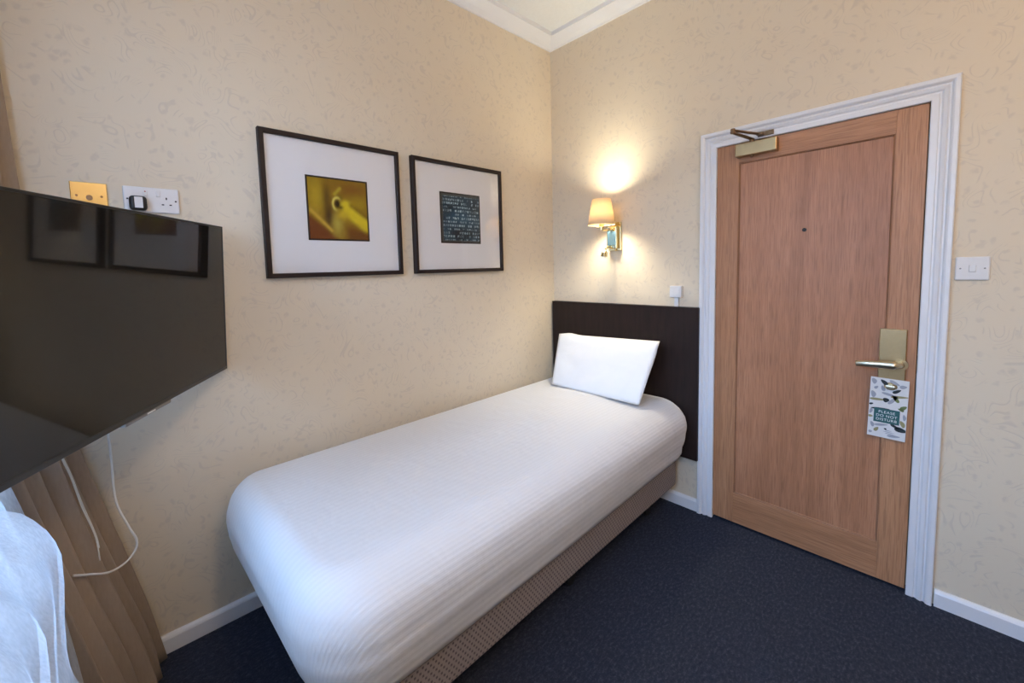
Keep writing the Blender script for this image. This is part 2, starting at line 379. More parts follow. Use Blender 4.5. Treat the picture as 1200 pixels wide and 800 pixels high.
# ------------------------------------------------------------------ door and architrave
door = empty('door_1', (1.4785, 0.02, 0)); tag(door, 'oak door with one tall flat panel and brass handle', 'door', kind='structure')
def ch(o, par, root=None):      # parts modelled in room coordinates: re-express them in their thing's own frame
    o.matrix_basis = (root or par).matrix_basis.inverted() @ o.matrix_basis
    if o.matrix_basis.to_3x3() == Matrix.Identity(3):
        o.data.transform(o.matrix_basis); o.matrix_basis = Matrix.Identity(4)
    o.parent = par; return o
def dm(o): return ch(o, door)
d0, d1, dz0, dz1 = 1.098, 1.8575, 0.015, 1.981
pL, pR, pB, pT = 1.199, 1.767, 0.176, 1.889
dm(box('stile', (d0, 0.0, dz0), (pL, 0.042, dz1), MT['oak_v'], bev=0.0015)); dm(box('stile', (pR, 0.0, dz0), (d1, 0.042, dz1), MT['oak_v'], bev=0.0015))
dm(box('rail', (pL, 0.0, dz0), (pR, 0.042, pB), MT['oak_h'], bev=0.001)); dm(box('rail', (pL, 0.0, pT), (pR, 0.042, dz1), MT['oak_h'], bev=0.001))
dm(box('panel', (pL, 0.008, pB), (pR, 0.034, pT), MT['oak_p']))
mp = [(0, 0.0085), (0, 0.002), (0.0025, 0.0015), (0.005, 0.004), (0.007, 0.007), (0.0075, 0.0085)]
mc = [lambda a, b: (pL + a, b, pB + a), lambda a, b: (pL + a, b, pT - a), lambda a, b: (pR - a, b, pT - a), lambda a, b: (pR - a, b, pB + a)]
for i in range(4): dm(sweep('moulding', mp, [mc[i], mc[(i + 1) % 4]], MT['oak_m']))
bm = bmesh.new(); add_tube(bm, [(1.474, 0.0085, 1.535), (1.474, 0.005, 1.535)], 0.0085, 16); ph = dm(mk('peephole', bm, MT['dark'], smooth=False)); tag(ph, 'tiny dark peephole')
for z in (1.73, 1.31, 0.265):
    bm = bmesh.new(); add_tube(bm, [(d0 - .003, -0.004, z - .047), (d0 - .003, -0.004, z + .047)], 0.0055, 10); add_tube(bm, [(d0 - .003, -0.004, z + .047), (d0 - .003, -0.004, z + .055)], [0.007, 0.003], 10)
    h = dm(mk('hinge', bm, MT['steel'], smooth=True))
dm(box('latch_plate', (d1 - .0015, 0.004, .93), (d1 + .0015, 0.03, 1.0), MT['bronze']))
# handle plate, lever and thumb turn
hp = dm(box('handle_plate', (1.746, -0.010, 0.835), (1.829, 0.002, 1.106), MT['satin'], bev=0.003)); tag(hp, 'satin brass lock plate')
lev = spline([(1.812, -0.008, .962), (1.812, -0.040, .963), (1.798, -0.058, .964), (1.755, -0.060, .963), (1.712, -0.058, .960), (1.681, -0.052, .957)], 6)
bm = bmesh.new(); add_tube(bm, lev, [0.012] * 12 + [0.0165 - 0.0045 * i / (len(lev) - 13) for i in range(len(lev) - 12)], 14)
for v in bm.verts:
    if v.co.x < 1.79: v.co.y = -0.058 + (v.co.y + 0.058) * 0.75
ch(mk('lever', bm, MT['satin_l'], smooth=True), hp, door)
bm = bmesh.new(); add_tube(bm, [(1.812, -0.009, .962), (1.812, -0.016, .962)], 0.024, 24); ch(mk('rose', bm, MT['satin']), hp, door)
bm = bmesh.new(); add_tube(bm, [(1.787, -0.009, .868), (1.787, -0.022, .868)], 0.010, 16); add_box(bm, (1.771, -0.034, .861), (1.803, -0.021, .875), 0.004)
ch(mk('thumb_turn', bm, MT['satin_l']), hp, door)

arch = empty('trim_1', (1.4785, 0, 0)); tag(arch, 'white moulded architrave around the oak door', 'door frame', kind='structure')
ap = [(0, 0), (0, 0.010), (0.003, 0.013), (0.021, 0.013), (0.024, 0.009), (0.029, 0.009), (0.034, 0.015), (0.044, 0.019), (0.049, 0.013), (0.053, 0.013), (0.058, 0.022), (0.063, 0.025), (0.074, 0.025), (0.077, 0.021), (0.077, 0)]
ax0, ax1, az = 1.0985, 1.8605, 1.9825
a_ = lambda o: ch(o, arch)
a_(sweep('side_casing', ap, [lambda a, b: (ax0 - a, -b, 0), lambda a, b: (ax0 - a, -b, az + a)], MT['gloss']))
a_(sweep('head_casing', ap, [lambda a, b: (ax0 - a, -b, az + a), lambda a, b: (ax1 + a, -b, az + a)], MT['gloss']))
a_(sweep('side_casing', ap, [lambda a, b: (ax1 + a, -b, az + a), lambda a, b: (ax1 + a, -b, 0)], MT['gloss']))

# door closer
dc = empty('door_closer', (1.28, 0, 1.91)); tag(dc, 'brass door closer with folded arm at the top of the oak door', 'door closer')
ch(box('closer_body', (1.194, -0.046, 1.909), (1.369, -0.0005, 1.970), MT['satin'], bev=0.004), dc)
bm = bmesh.new(); add_tube(bm, [(1.262, -0.026, 1.968), (1.262, -0.026, 1.983)], 0.010, 16); ch(mk('pinion', bm, MT['bronze']), dc)
bm = bmesh.new(); add_tube(bm, [(1.262, -0.026, 1.902), (1.262, -0.026, 1.910)], 0.009, 16); ch(mk('pinion_cap', bm, MT['bronze']), dc)
def flatbar(p, q, w, t):
    bm = bmesh.new(); p = Vector(p); q = Vector(q); d = (q - p).normalized(); s = d.cross(Vector((0, 0, 1))).normalized() * w / 2; u = Vector((0, 0, t / 2))
    p = p - d * w / 2; q = q + d * w / 2
    vs = [bm.verts.new(c + a * s + b * u) for c in (p, q) for a, b in ((-1, -1), (1, -1), (1, 1), (-1, 1))]
    for f in ((0, 3, 2, 1), (4, 5, 6, 7), (0, 1, 5, 4), (1, 2, 6, 5), (2, 3, 7, 6), (3, 0, 4, 7)): bm.faces.new([vs[i] for i in f])
    bmesh.ops.bevel(bm, geom=list(bm.edges), offset=0.0012, segments=1, affect='EDGES'); return bm
ch(mk('arm', flatbar((1.262, -0.028, 1.984), (1.236, -0.205, 1.986), 0.018, 0.007), MT['bronze']), dc)
ch(mk('arm', flatbar((1.236, -0.205, 1.996), (1.296, -0.045, 1.996), 0.016, 0.007), MT['bronze']), dc)
bm = bmesh.new(); add_tube(bm, [(1.236, -0.205, 1.981), (1.236, -0.205, 2.003)], 0.009, 14); ch(mk('elbow_pivot', bm, MT['bronze']), dc)
bm = bmesh.new(); add_box(bm, (1.284, -0.020, 1.990), (1.350, -0.012, 2.010), 0.001); add_box(bm, (1.288, -0.055, 1.990), (1.312, -0.018, 2.001), 0.001); add_tube(bm, [(1.336, -0.0195, 2.0), (1.336, -0.0225, 2.0)], 0.004, 10)
ch(mk('frame_bracket', bm, MT['bronze']), dc)

# door hanger card: rounded plate with a real hole round the thumb turn
hg = empty('door_hanger', (1.787, -0.013, 0.868), (R(0), R(1.2), 0)); tag(hg, 'printed do-not-disturb card hanging from the door lock', 'door hanger')
def card_with_hole(w0, w1, h0, h1, r, th, n=40):
    bm = bmesh.new(); rings = []
    for y in (0, -th):
        inner, outer = [], []
        for k in range(n):
            a = 2 * math.pi * (k + .5) / n; c, s = math.cos(a), math.sin(a)
            inner.append(bm.verts.new((r * c, y, r * 0.75 * s)))
            t = min((w1 if c > 0 else -w0) / max(abs(c), 1e-6), (h1 if s > 0 else -h0) / max(abs(s), 1e-6))
            outer.append([t * c, y, t * s])
        for cx, cz_ in ((w0, h0), (w1, h0), (w1, h1), (w0, h1)):
            j = min(range(n), key=lambda k: (outer[k][0] - cx) ** 2 + (outer[k][2] - cz_) ** 2); outer[j][0] = cx; outer[j][2] = cz_
        rings += [inner, [bm.verts.new(p) for p in outer]]
    i0, o0, i1, o1 = rings
    for k in range(n):
        j = (k + 1) % n
        bm.faces.new((i1[k], o1[k], o1[j], i1[j])); bm.faces.new((i0[k], i0[j], o0[j], o0[k])); bm.faces.new((o0[k], o0[j], o1[j], o1[k])); bm.faces.new((i0[k], i1[k], i1[j], i0[j]))
    return bm
mk('card', card_with_hole(-0.062, 0.055, -0.222, 0.031, 0.021, 0.0012), MT['card'], hg)
def blob(cx, cz_, rx, rz, ang, n=14, lay=0.0003):
    bm = bmesh.new(); vs = []
    for k in range(n):
        a = 2 * math.pi * k / n; px, pz = rx * math.cos(a), rz * math.sin(a) * (1 - 0.35 * math.cos(a)); c, s = math.cos(ang), math.sin(ang)
        X = cx + px * c - pz * s; Z = cz_ + px * s + pz * c
        vs.append(bm.verts.new((max(-.0615, min(.0545, X)), -0.0012 - lay, max(-.2215, min(.0305, Z)))))
    bm.faces.new(vs); f = bmesh.ops.extrude_face_region(bm, geom=list(bm.faces))
    for v in f['geom']:
        if isinstance(v, bmesh.types.BMVert): v.co.y += lay
    return bm
for cx, cz_, rx, rz, an, mt in ((-.020, .014, .014, .007, 2.4, 'inkdark'), (-.043, -.012, .008, .005, .8, 'grey_ink'), (.038, .004, .011, .007, .2, 'grey_ink'), (-.035, -.062, .028, .005, .05, 'olive'),
        (.010, -.058, .022, .006, .9, 'grey_ink'), (-.010, -.060, .010, .009, .3, 'inkdark'), (.030, -.040, .028, .005, .15, 'olive'), (.018, -.050, .017, .006, 2.2, 'green'), (.043, -.082, .012, .007, .7, 'green'),
        (.036, -.092, .010, .005, 2.7, 'green'), (-.055, -.085, .007, .004, .4, 'inkdark'), (-.055, -.138, .008, .005, 0, 'olive'), (.040, -.176, .020, .010, -.2, 'inkdark'), (.022, -.166, .016, .005, -.5, 'inkdark'),
        (-.047, -.172, .006, .011, .3, 'grey_ink'), (-.034, -.190, .011, .006, 1.0, 'olive'), (-.052, -.205, .006, .005, .2, 'grey_ink'), (.048, -.122, .005, .012, .1, 'grey_ink'), (-.006, -.183, .0035, .0045, .9, 'inkdark'), (-.026, -.100, .03, .004, .1, 'inkdark'), (.012, .016, .018, .006, -.5, 'grey_ink'), (-.022, -.012, .012, .006, 1.9, 'grey_ink'), (.020, -.018, .015, .006, .6, 'inkdark'), (-.050, .014, .008, .012, .3, 'grey_ink'), (.000, -.036, .026, .005, -.2, 'grey_ink'), (-.050, -.042, .008, .014, .2, 'grey_ink'), (.044, -.150, .007, .014, .4, 'olive'), (-.020, -.168, .022, .005, .2, 'grey_ink'), (.020, -.208, .020, .005, .1, 'grey_ink'), (-.054, -.115, .005, .012, -.2, 'grey_ink')):
    mk('botanical_motif', blob(cx, cz_, rx, rz, an), MT[mt], hg)
lb = box('teal_label', (-.045, -0.0012, -.158), (.034, -0.0019, -.098), MT['teal'], hg); tag(lb, 'teal panel with white lettering')
def text(s, size, loc, mat, parent, rot=(R(90), 0, 0), ext=0.0001):
    cu = bpy.data.curves.new('txt', 'FONT'); cu.body = s; cu.size = size; cu.align_x = 'CENTER'; cu.align_y = 'CENTER'; cu.extrude = ext; cu.space_character = 1.12
    t = bpy.data.objects.new('txt', cu); COL.objects.link(t); bpy.context.view_layer.update()
    me = bpy.data.meshes.new_from_object(t.evaluated_get(bpy.context.evaluated_depsgraph_get())); bpy.data.objects.remove(t)
    o = bpy.data.objects.new('lettering', me); COL.objects.link(o); me.materials.clear(); me.materials.append(mat); o.parent = parent; o.location = loc; o.rotation_euler = rot; return o
for s, z in (('PLEASE', -.113), ('DO NOT', -.129), ('DISTURB', -.145)): text(s, .0150, (-.0055, -.00205, z), MT['white_ink'], lb)
for i, w in enumerate((.016, .030, .024)): mk('small_print_line', blob(.004 + .002 * i, -.1885 - .0065 * i, w * .6, .0014, -.06), MT['grey_ink'], hg)

# light switch by the door
sw = empty('light_switch', (1.990, 0, 1.349)); tag(sw, 'white square light switch on the wall right of the door', 'light switch')
box('faceplate', (-.043, -.009, -.043), (.043, -.0003, .043), MT['plastic'], sw, bev=0.004)
box('rocker', (-.009, -.0125, -.013), (.009, -.008, .013), MT['plastic'], sw, bev=0.002)
for s in (-1, 1):
    bm = bmesh.new(); add_tube(bm, [(s * .030, -.0088, 0), (s * .030, -.0098, 0)], .0028, 12); mk('screw', bm, MT['grey'], sw)

# telephone socket above the headboard
pj = empty('telephone_socket', (0.895, 0, 1.240)); tag(pj, 'small white socket box on the wall just above the headboard', 'wall socket')
box('socket_box', (-.034, -.027, -.032), (.034, -.0003, .033), MT['plastic'], pj, bev=0.004)
box('cover', (-.024, -.0295, -.020), (.024, -.026, .022), MT['plastic'], pj, bev=0.0015)
box('cable_trunking', (-.012, -.014, -.084), (.012, -.0003, -.031), MT['plastic'], pj, bev=0.002)

# ------------------------------------------------------------------ bed
BR = Matrix.Translation((0.95, -0.05, 0)) @ Matrix.Rotation(R(1.3), 4, 'Z') @ Matrix.Translation((-0.95, 0.05, 0))
hb = empty('headboard', (0.52, -0.02, 0.303)); tag(hb, 'dark espresso wood headboard fixed to the wall behind the pillow', 'headboard')
box('board', (-.506, -.020, 0), (.507, .0195, .852), MT['espresso'], hb, bev=0.003)
box('edge_lipping', (-.506, -.0215, .846), (.507, .0195, .8535), MT['espresso'], hb, bev=0.001)

bb = empty('bed_base', (0.5, -1.0, 0)); tag(bb, 'taupe woven divan bed base under the white duvet', 'bed base')
def bedchild(name, bm, mat, smooth=False):
    bm.transform(BR); bm.transform(Matrix.Translation((-0.5, 1.0, 0))); return mk(name, bm, mat, bb, smooth)
bm = bmesh.new(); add_box(bm, (0.045, -1.955, 0.138), (0.918, -0.052, 0.302), 0.008, 3); bedchild('divan', bm, MT['divan'])
for x, y in ((.82, -.23), (.82, -.95), (.82, -1.75), (.13, -.23), (.13, -.95), (.13, -1.75)):
    bm = bmesh.new(); add_tube(bm, [(x, y, .14), (x, y, .055)], .014, 12)
    add_tube(bm, [(x - .018, y, .030), (x + .018, y, .030)], .030, 18); bedchild('castor', bm, MT['black'])

# duvet: closed soft shell, rings of an asymmetric rounded rectangle, top closed by a Coons patch
def duvet():
    x0, x1, y0, y1 = 0.022, 0.985, -2.085, -0.053          # outline at the widest level, in bed coordinates
    NA, NX, NY = 8, 50, 96
    out = []     # (x, y, nx, ny)
    def edge(ax, ay, bx, by, nx, ny, n):
        for i in range(n): t = i / n; out.append((ax + (bx - ax) * t, ay + (by - ay) * t, nx, ny))
    def arc(cx, cy, r, a0):
        for i in range(NA): a = a0 + math.pi / 2 * i / NA; out.append((cx + r * math.cos(a), cy + r * math.sin(a), math.cos(a), math.sin(a)))
    r, q, e = .20, .135, .03
    edge(x0 + q, y0, x1 - r, y0, 0, -1, NX); arc(x1 - r, y0 + r, r, -math.pi / 2)
    edge(x1, y0 + r, x1, y1 - e, 1, 0, NY); arc(x1 - e, y1 - e, e, 0)
    edge(x1 - e, y1, x0 + e, y1, 0, 1, NX); arc(x0 + e, y1 - e, e, math.pi / 2)
    edge(x0, y1 - e, x0, y0 + q, -1, 0, NY); arc(x0 + q, y0 + q, q, math.pi)
    ZT, ZM, ZH = 0.636, 0.500, 0.302
    prof = []
    for i in range(11):
        t = i / 10; prof.append((0.044 * (1 - t) ** 1.7, ZH + (ZM - ZH) * t))
    for i in range(1, 13):
        a = math.pi / 2 * i / 12; prof.append((0.145 * (1 - math.cos(a)), ZM + (ZT - ZM) * math.sin(a)))
    arcs = [0]
    for (a, b), (c, d) in zip(prof, prof[1:]): arcs.append(arcs[-1] + math.hypot(c - a, d - b))
    bm = bmesh.new(); lay = bm.verts.layers.float.new('stripe'); rings = []
    for (ins, z), ac in zip(prof, arcs):
        ring = []; down = arcs[-1] - ac; edgef = min(1, down / .10)
        for (x, y, nx, ny) in out:
            w = nx * nx * (1.0 if nx > 0 else 0.55) + ny * ny * (0.68 if ny < 0 else 0.15)
            pz = z + (0.050 * ny * ny * (ZM - z) / (ZM - ZH) if z < ZM and ny < 0 else 0)
            # long soft ridges running along the bed on the hanging sides
            ridge = (0.0065 * noise.noise(Vector((y * 1.1 + x, down * 22, 4.0))) + 0.002 * noise.noise(Vector((y * 2.6, down * 40, 8.0)))) * edgef
            if nx < 0: ridge = -abs(ridge) * .5
            if ny > 0:     # head end keeps the cross-section
                tx = (x - x0) / (x1 - x0); px = (x0 + ins * .55) + tx * (x1 - ins - x0 - ins * .55); py = y - ny * ins * .15
                px += ridge * max(0, nx)
            else:
                px, py = x - nx * ins * w + nx * ridge, y - ny * ins * w + ny * ridge * .5
            v = bm.verts.new((px, py, pz)); v[lay] = px + nx * down; ring.append(v)
        rings.append(ring)
    n = len(out)
    for a, b in zip(rings, rings[1:]):
        for k in range(n): bm.faces.new((a[k], a[(k + 1) % n], b[(k + 1) % n], b[k]))
    # top: four boundary curves meeting at the corner mid-points
    top = rings[-1]; h = NA // 2; at = lambda k: top[k % n]
    nx_, ny_ = NX + NA, NY + NA; s0 = -h; s1 = s0 + nx_; s2 = s1 + ny_; s3 = s2 + nx_
    foot = [at(s0 + i) for i in range(nx_ + 1)]; right = [at(s1 + j) for j in range(ny_ + 1)]
    head = [at(s3 - i) for i in range(nx_ + 1)]; left = [at(s3 + ny_ - j) for j in range(ny_ + 1)]
    g = {}
    c00, c10, c01, c11 = foot[0].co, foot[-1].co, head[0].co, head[-1].co
    for i in range(nx_ + 1):
        for j in range(ny_ + 1):
            if j == 0: g[i, j] = foot[i]; continue
            if j == ny_: g[i, j] = head[i]; continue
            if i == 0: g[i, j] = left[j]; continue
            if i == nx_: g[i, j] = right[j]; continue
            u, t = i / nx_, j / ny_
            p = foot[i].co * (1 - t) + head[i].co * t + left[j].co * (1 - u) + right[j].co * u - (c00 * (1 - u) * (1 - t) + c10 * u * (1 - t) + c01 * (1 - u) * t + c11 * u * t)
            sm = lambda q: (lambda c: c * c * (3 - 2 * c))(max(0, min(1, q))); fu, ft = sm(2 * u) * sm(2 * (1 - u)), sm(2.5 * t) * sm(8 * (1 - t))
            p.z = ZT + (0.019 + 0.005 * noise.noise(Vector((p.x * 4, p.y * 3, 2)))) * ft * fu
            v = bm.verts.new(p); v[lay] = p.x; g[i, j] = v
    for i in range(nx_):
        for j in range(ny_): bm.faces.new((g[i, j], g[i + 1, j], g[i + 1, j + 1], g[i, j + 1]))
    bm.faces.new(rings[0][::-1])
    bm.transform(BR)
    return mk('duvet', bm, MT['bedding'], smooth=True)
dv = duvet(); tag(dv, 'white satin-striped duvet covering the single bed', 'duvet')

# pillow standing against the headboard
def pillow():
    bm = bmesh.new(); nu, nv = 40, 26
    BL, BRc, TL, TRc = Vector((.245, -.335, .656)), Vector((.850, -.345, .656)), Vector((.150, -.135, .945)), Vector((.862, -.140, .972))
    nrm = (BRc - BL).cross(TL - BL).normalized()
    if nrm.y > 0: nrm = -nrm
    g = {}
    for side in (0, 1):
        for i in range(nu + 1):
            for j in range(nv + 1):
                u, w = i / nu, j / nv
                p = BL.lerp(BRc, u).lerp(TL.lerp(TRc, u), w)
                eu, ew = 4 * u * (1 - u), 4 * w * (1 - w)
                th = (min(1, eu * 2.4) ** .5) * (min(1, ew * 1.9) ** .5)
                if side == 0: d = 0.016 * th + 0.004 * noise.noise(Vector((u * 5, w * 4, 0))) * th
                else: d = -(0.078 * th * (.22 + .78 * min(1, w * 1.5)))
                p = p + nrm * d
                p.z += 0.010 * math.sin(math.pi * w * .5) * (math.exp(-((u - .13) / .08) ** 2) * w ** 3) - 0.006 * math.sin(u * math.pi) * (1 - w) * 0
                border = i in (0, nu) or j in (0, nv)
                if side == 1 and border: g[1, i, j] = g[0, i, j]
                else: g[side, i, j] = bm.verts.new(p)
    for side in (0, 1):
        for i in range(nu):
            for j in range(nv):
                q = [g[side, i, j], g[side, i + 1, j], g[side, i + 1, j + 1], g[side, i, j + 1]]
                bm.faces.new(q if side == 0 else q[::-1])
    return mk('pillow', bm, MT['cotton'], smooth=True)
tag(pillow(), 'crisp white pillow propped against the dark headboard', 'pillow')

# ------------------------------------------------------------------ pictures
def picture(name, y0, y1, z0, z1, ay0, ay1, az0, az1, fn, label, res=110):
    """hangs on the x=0 wall; y0<y1"""
    root = empty(name, (0, (y0 + y1) / 2, z0)); tag(root, label, 'picture', 'framed pictures above the bed')
    yc = (y0 + y1) / 2; lo = lambda p: (p[0], p[1] - yc, p[2] - z0)
    fwid, dep = 0.020, 0.030
    prof = [(0, 0.001), (0, dep - .003), (.003, dep), (fwid - .003, dep), (fwid, dep - .003), (fwid, .001)]
    c = [lambda a, b: lo((b, y0 + a, z0 + a)), lambda a, b: lo((b, y0 + a, z1 - a)), lambda a, b: lo((b, y1 - a, z1 - a)), lambda a, b: lo((b, y1 - a, z0 + a))]
    for i in range(4): sweep('frame_bar', prof, [c[i], c[(i + 1) % 4]], MT['frame'], root)
    box('mount_board', lo((.012, y0 + fwid, z0 + fwid)), lo((.015, y1 - fwid, z1 - fwid)), MT['mat'], root)
    box('print_border', lo((.0149, ay0, az0)), lo((.0160, ay1, az1)), MT['frame'], root)
    # printed picture: grid of coloured vertices (flat print)
    bm = bmesh.new(); cl = bm.loops.layers.float_color.new('print'); b = .008
    vs = [[bm.verts.new(lo((.0163, ay0 + b + (ay1 - ay0 - 2 * b) * i / res, az0 + b + (az1 - az0 - 2 * b) * j / res))) for j in range(res + 1)] for i in range(res + 1)]
    for i in range(res):
        for j in range(res):
            f = bm.faces.new((vs[i][j], vs[i + 1][j], vs[i + 1][j + 1], vs[i][j + 1]))
            for l, (a, e) in zip(f.loops, ((i, j), (i + 1, j), (i + 1, j + 1), (i, j + 1))): l[cl] = (*fn(a / res, 1 - e / res), 1)
    mk('print', bm, MT['prt'], root)
    box('glass_pane', lo((.0215, y0 + fwid - .002, z0 + fwid - .002)), lo((.0235, y1 - fwid + .002, z1 - fwid + .002)), MT['picglass'], root)
    return root
def srgb(r, g, b): return Vector([(c / 255) ** 2.2 for c in (r, g, b)])
def seg_d(u, v, a, b):
    p = Vector((u, v)); a = Vector(a); b = Vector(b); t = max(0, min(1, (p - a).dot(b - a) / (b - a).length_squared)); return (p - a - (b - a) * t).length
def ear(u, v):
    g = lambda cx, cy, sx, sy: math.exp(-((u - cx) / sx) ** 2 - ((v - cy) / sy) ** 2)
    c = srgb(140, 108, 30)
    def mixin(col, w):
        nonlocal c; c = c.lerp(col, max(0, min(1, w)))
    mixin(srgb(178, 150, 38), g(.12, .30, .16, .30) * .9); mixin(srgb(128, 84, 30), g(.75, .16, .28, .12) * .9); mixin(srgb(165, 140, 30), g(.85, .38, .2, .14) * .7)
    mixin(srgb(66, 40, 24), g(.33, .62, .08, .22) * 1.0); mixin(srgb(88, 62, 22), g(.30, .30, .07, .25) * .8)
    mixin(srgb(112, 58, 28), max(0, min(1, (v - (.55 + .85 * u)) * 9)) * (1 if u < .5 else 0) * .95)
    mixin(srgb(112, 66, 28), max(0, min(1, (v - (.66 + .28 * (u - .45))) * 8)) * max(0, min(1, (u - .56) * 8)) * .9)
    mixin(srgb(178, 160, 70), g(.46, .75, .09, .18) * .9)
    mixin(srgb(196, 160, 60), math.exp(-(seg_d(u, v, (.03, .53), (.36, .86)) / .03) ** 2) * .9)
    d = min(seg_d(u, v, (.62, .44), (.78, .60)), seg_d(u, v, (.78, .60), (1.0, .76))); mixin(srgb(214, 192, 44), math.exp(-(d / .11) ** 4)); mixin(srgb(120, 92, 22), math.exp(-(seg_d(u, v, (.72, .42), (1.0, .60)) / .045) ** 2) * .75)
    mixin(srgb(196, 168, 44), g(.57, .58, .09, .09)); mixin(srgb(200, 184, 50), math.exp(-(seg_d(u, v, (.44, .24), (.53, .14)) / .03) ** 2) * .6)
    mixin(srgb(110, 96, 22), g(.52, .30, .05, .05) * .7)
    r = math.hypot((u - .475) / .075, (v - .405) / .105); an = math.atan2(v - .405, u - .475)
    mixin(srgb(220, 204, 100), math.exp(-((r - 1) / .24) ** 2) * max(0.05, min(1, .55 - 1.1 * math.cos(an - .35)))); mixin(srgb(44, 30, 12), math.exp(-(r / .62) ** 4))
    mixin(srgb(56, 40, 16), g(.53, .46, .05, .035) * .8)
    k = 1 + .12 * noise.noise(Vector((u * 14, v * 14, 3))) + .05 * noise.noise(Vector((u * 40, v * 40, 9))); return tuple(c * k)
def glyphs(u, v):
    rnd = lambda a, b: (math.sin(a * 127.1 + b * 311.7) * 43758.5453) % 1.0
    c = srgb(30, 44, 54).lerp(srgb(52, 84, 104), max(0, min(1, .5 + .9 * noise.noise(Vector((u * 3, v * 3, 1))))))
    row = math.floor(v * 13); fv = v * 13 - row; w = 15 + rnd(row, 3) * 4; q = u * w + rnd(row, 7) * 3; colm = math.floor(q); fu = q - colm
    on = rnd(colm, row) > .22; a = rnd(colm + 9, row + 4)
    br = (.25 + .75 * a) * (.55 + .6 * math.exp(-((u - .5) / .35) ** 2 - ((v - .35) / .4) ** 2))
    if on and .15 < fu < .85 and .22 < fv < .78:
        s = noise.noise(Vector((q * 2.3, v * 30, 5)))
        if s > -.18: c = c.lerp(srgb(176, 204, 216), min(1, br * 1.1))
    if u < .04 or v > .965 or v < .04: c = srgb(70, 74, 74)
    return tuple(c)
picture('picture_frame', -1.868, -1.234, 1.382, 1.995, -1.692, -1.406, 1.545, 1.829, ear, 'large framed golden close-up print of an ear, nearest the television')
picture('picture_frame', -1.158, -0.522, 1.382, 1.995, -0.984, -0.696, 1.547, 1.830, glyphs, 'framed print of pale marks on dark teal, nearest the room corner')

# ------------------------------------------------------------------ wall lamp
LX, LY = 0.500, -0.150
wl = empty('wall_lamp', (0.505, 0, 1.486)); tag(wl, 'polished brass wall lamp with lit cream shade above the headboard', 'wall lamp')
lc = lambda o: ch(o, wl)
bp = lc(box('backplate', (0.462, -0.018, 1.487), (0.548, -0.0003, 1.664), MT['brass'], bev=0.003))
lc(box('front_block', (0.468, -0.046, 1.500), (0.536, -0.017, 1.640), MT['brass'], bev=0.004))
tag(lc(box('reflection_patch', (0.474, -0.0485, 1.522), (0.530, -0.045, 1.606), MT['blue'], bev=0.001)), 'blue-grey patch painted as a reflection in the brass')
lc(tube('arm', spline([(0.503, -0.040, 1.622), (0.503, -0.085, 1.612), (0.501, -0.130, 1.610), (LX, LY, 1.622)], 5), 0.007, MT['brass']))
bm = bmesh.new(); add_tube(bm, [(LX, LY, 1.612), (LX, LY, 1.622), (LX, LY, 1.624), (LX, LY, 1.662)], [.012, .012, .016, .014], 18); lc(mk('lamp_holder', bm, MT['brass'], smooth=False))
bm = bmesh.new(); add_tube(bm, [(LX - .014, LY, 1.630), (LX - .034, LY, 1.630)], .006, 12); lc(mk('switch_knob', bm, MT['brass']))
sh = lathe('lamp_shade', [(.081, 0), (.0550, .150), (.0535, .150), (.0795, 0)], MT['shade'], None, 48, (LX, LY, 1.643), closed=True); lc(sh)
lc(tube('shade_rim', [(LX + .081 * math.cos(2 * math.pi * k / 40), LY + .081 * math.sin(2 * math.pi * k / 40), 1.643) for k in range(41)], .0016, MT['shade']))
bm = bmesh.new(); bmesh.ops.create_uvsphere(bm, u_segments=16, v_segments=10, radius=.018); bm.transform(Matrix.Translation((LX, LY, 1.690)) @ Matrix.Scale(1.4, 4, (0, 0, 1))); lc(mk('bulb', bm, MT['bulb'], smooth=True))
lc(tube('reading_arm', spline([(0.490, -0.046, 1.515), (0.488, -0.068, 1.512), (0.482, -0.080, 1.500), (0.478, -0.082, 1.484)], 5), 0.006, MT['brass']))
bm = bmesh.new(); add_tube(bm, [(0.478, -0.082, 1.490), (0.477, -0.084, 1.478), (0.475, -0.090, 1.452)], [.010, .017, .021], 20); rh = lc(mk('reading_light_head', bm, MT['brass']))
bm = bmesh.new(); add_tube(bm, [(0.475, -0.090, 1.4525), (0.4747, -0.0906, 1.4490)], .019, 20); lc(mk('reading_lens', bm, MT['plastic']))
pl = bpy.data.lights.new('lamp_glow', 'POINT'); pl.energy = 30; pl.color = (1.0, 0.92, 0.72); pl.shadow_soft_size = 0.045
po2 = bpy.data.objects.new('lamp_glow', pl); COL.objects.link(po2); po2.location = (LX, LY, 1.722)

# ------------------------------------------------------------------ ceiling lamp (above the camera's view)
cl_ = empty('ceiling_light', (2.70, -1.90, ZC)); tag(cl_, 'round frosted ceiling light glowing warm in mid room', 'ceiling light')
lathe('base_ring', [(.17, -.0005), (.17, -.03), (.155, -.034), (.150, -.0005)], MT['brass'], cl_, 40, closed=True)
lathe('globe', [(.15, -.02), (.148, -.06), (.12, -.095), (.07, -.115), (.01, -.12)], MT['globe'], cl_, 40)
cpnt = bpy.data.lights.new('ceiling_glow', 'POINT'); cpnt.energy = 36; cpnt.color = (1.0, 0.80, 0.60); cpnt.shadow_soft_size = 0.12
cpo = bpy.data.objects.new('ceiling_glow', cpnt); COL.objects.link(cpo); cpo.location = (2.70, -1.90, ZC - .27)

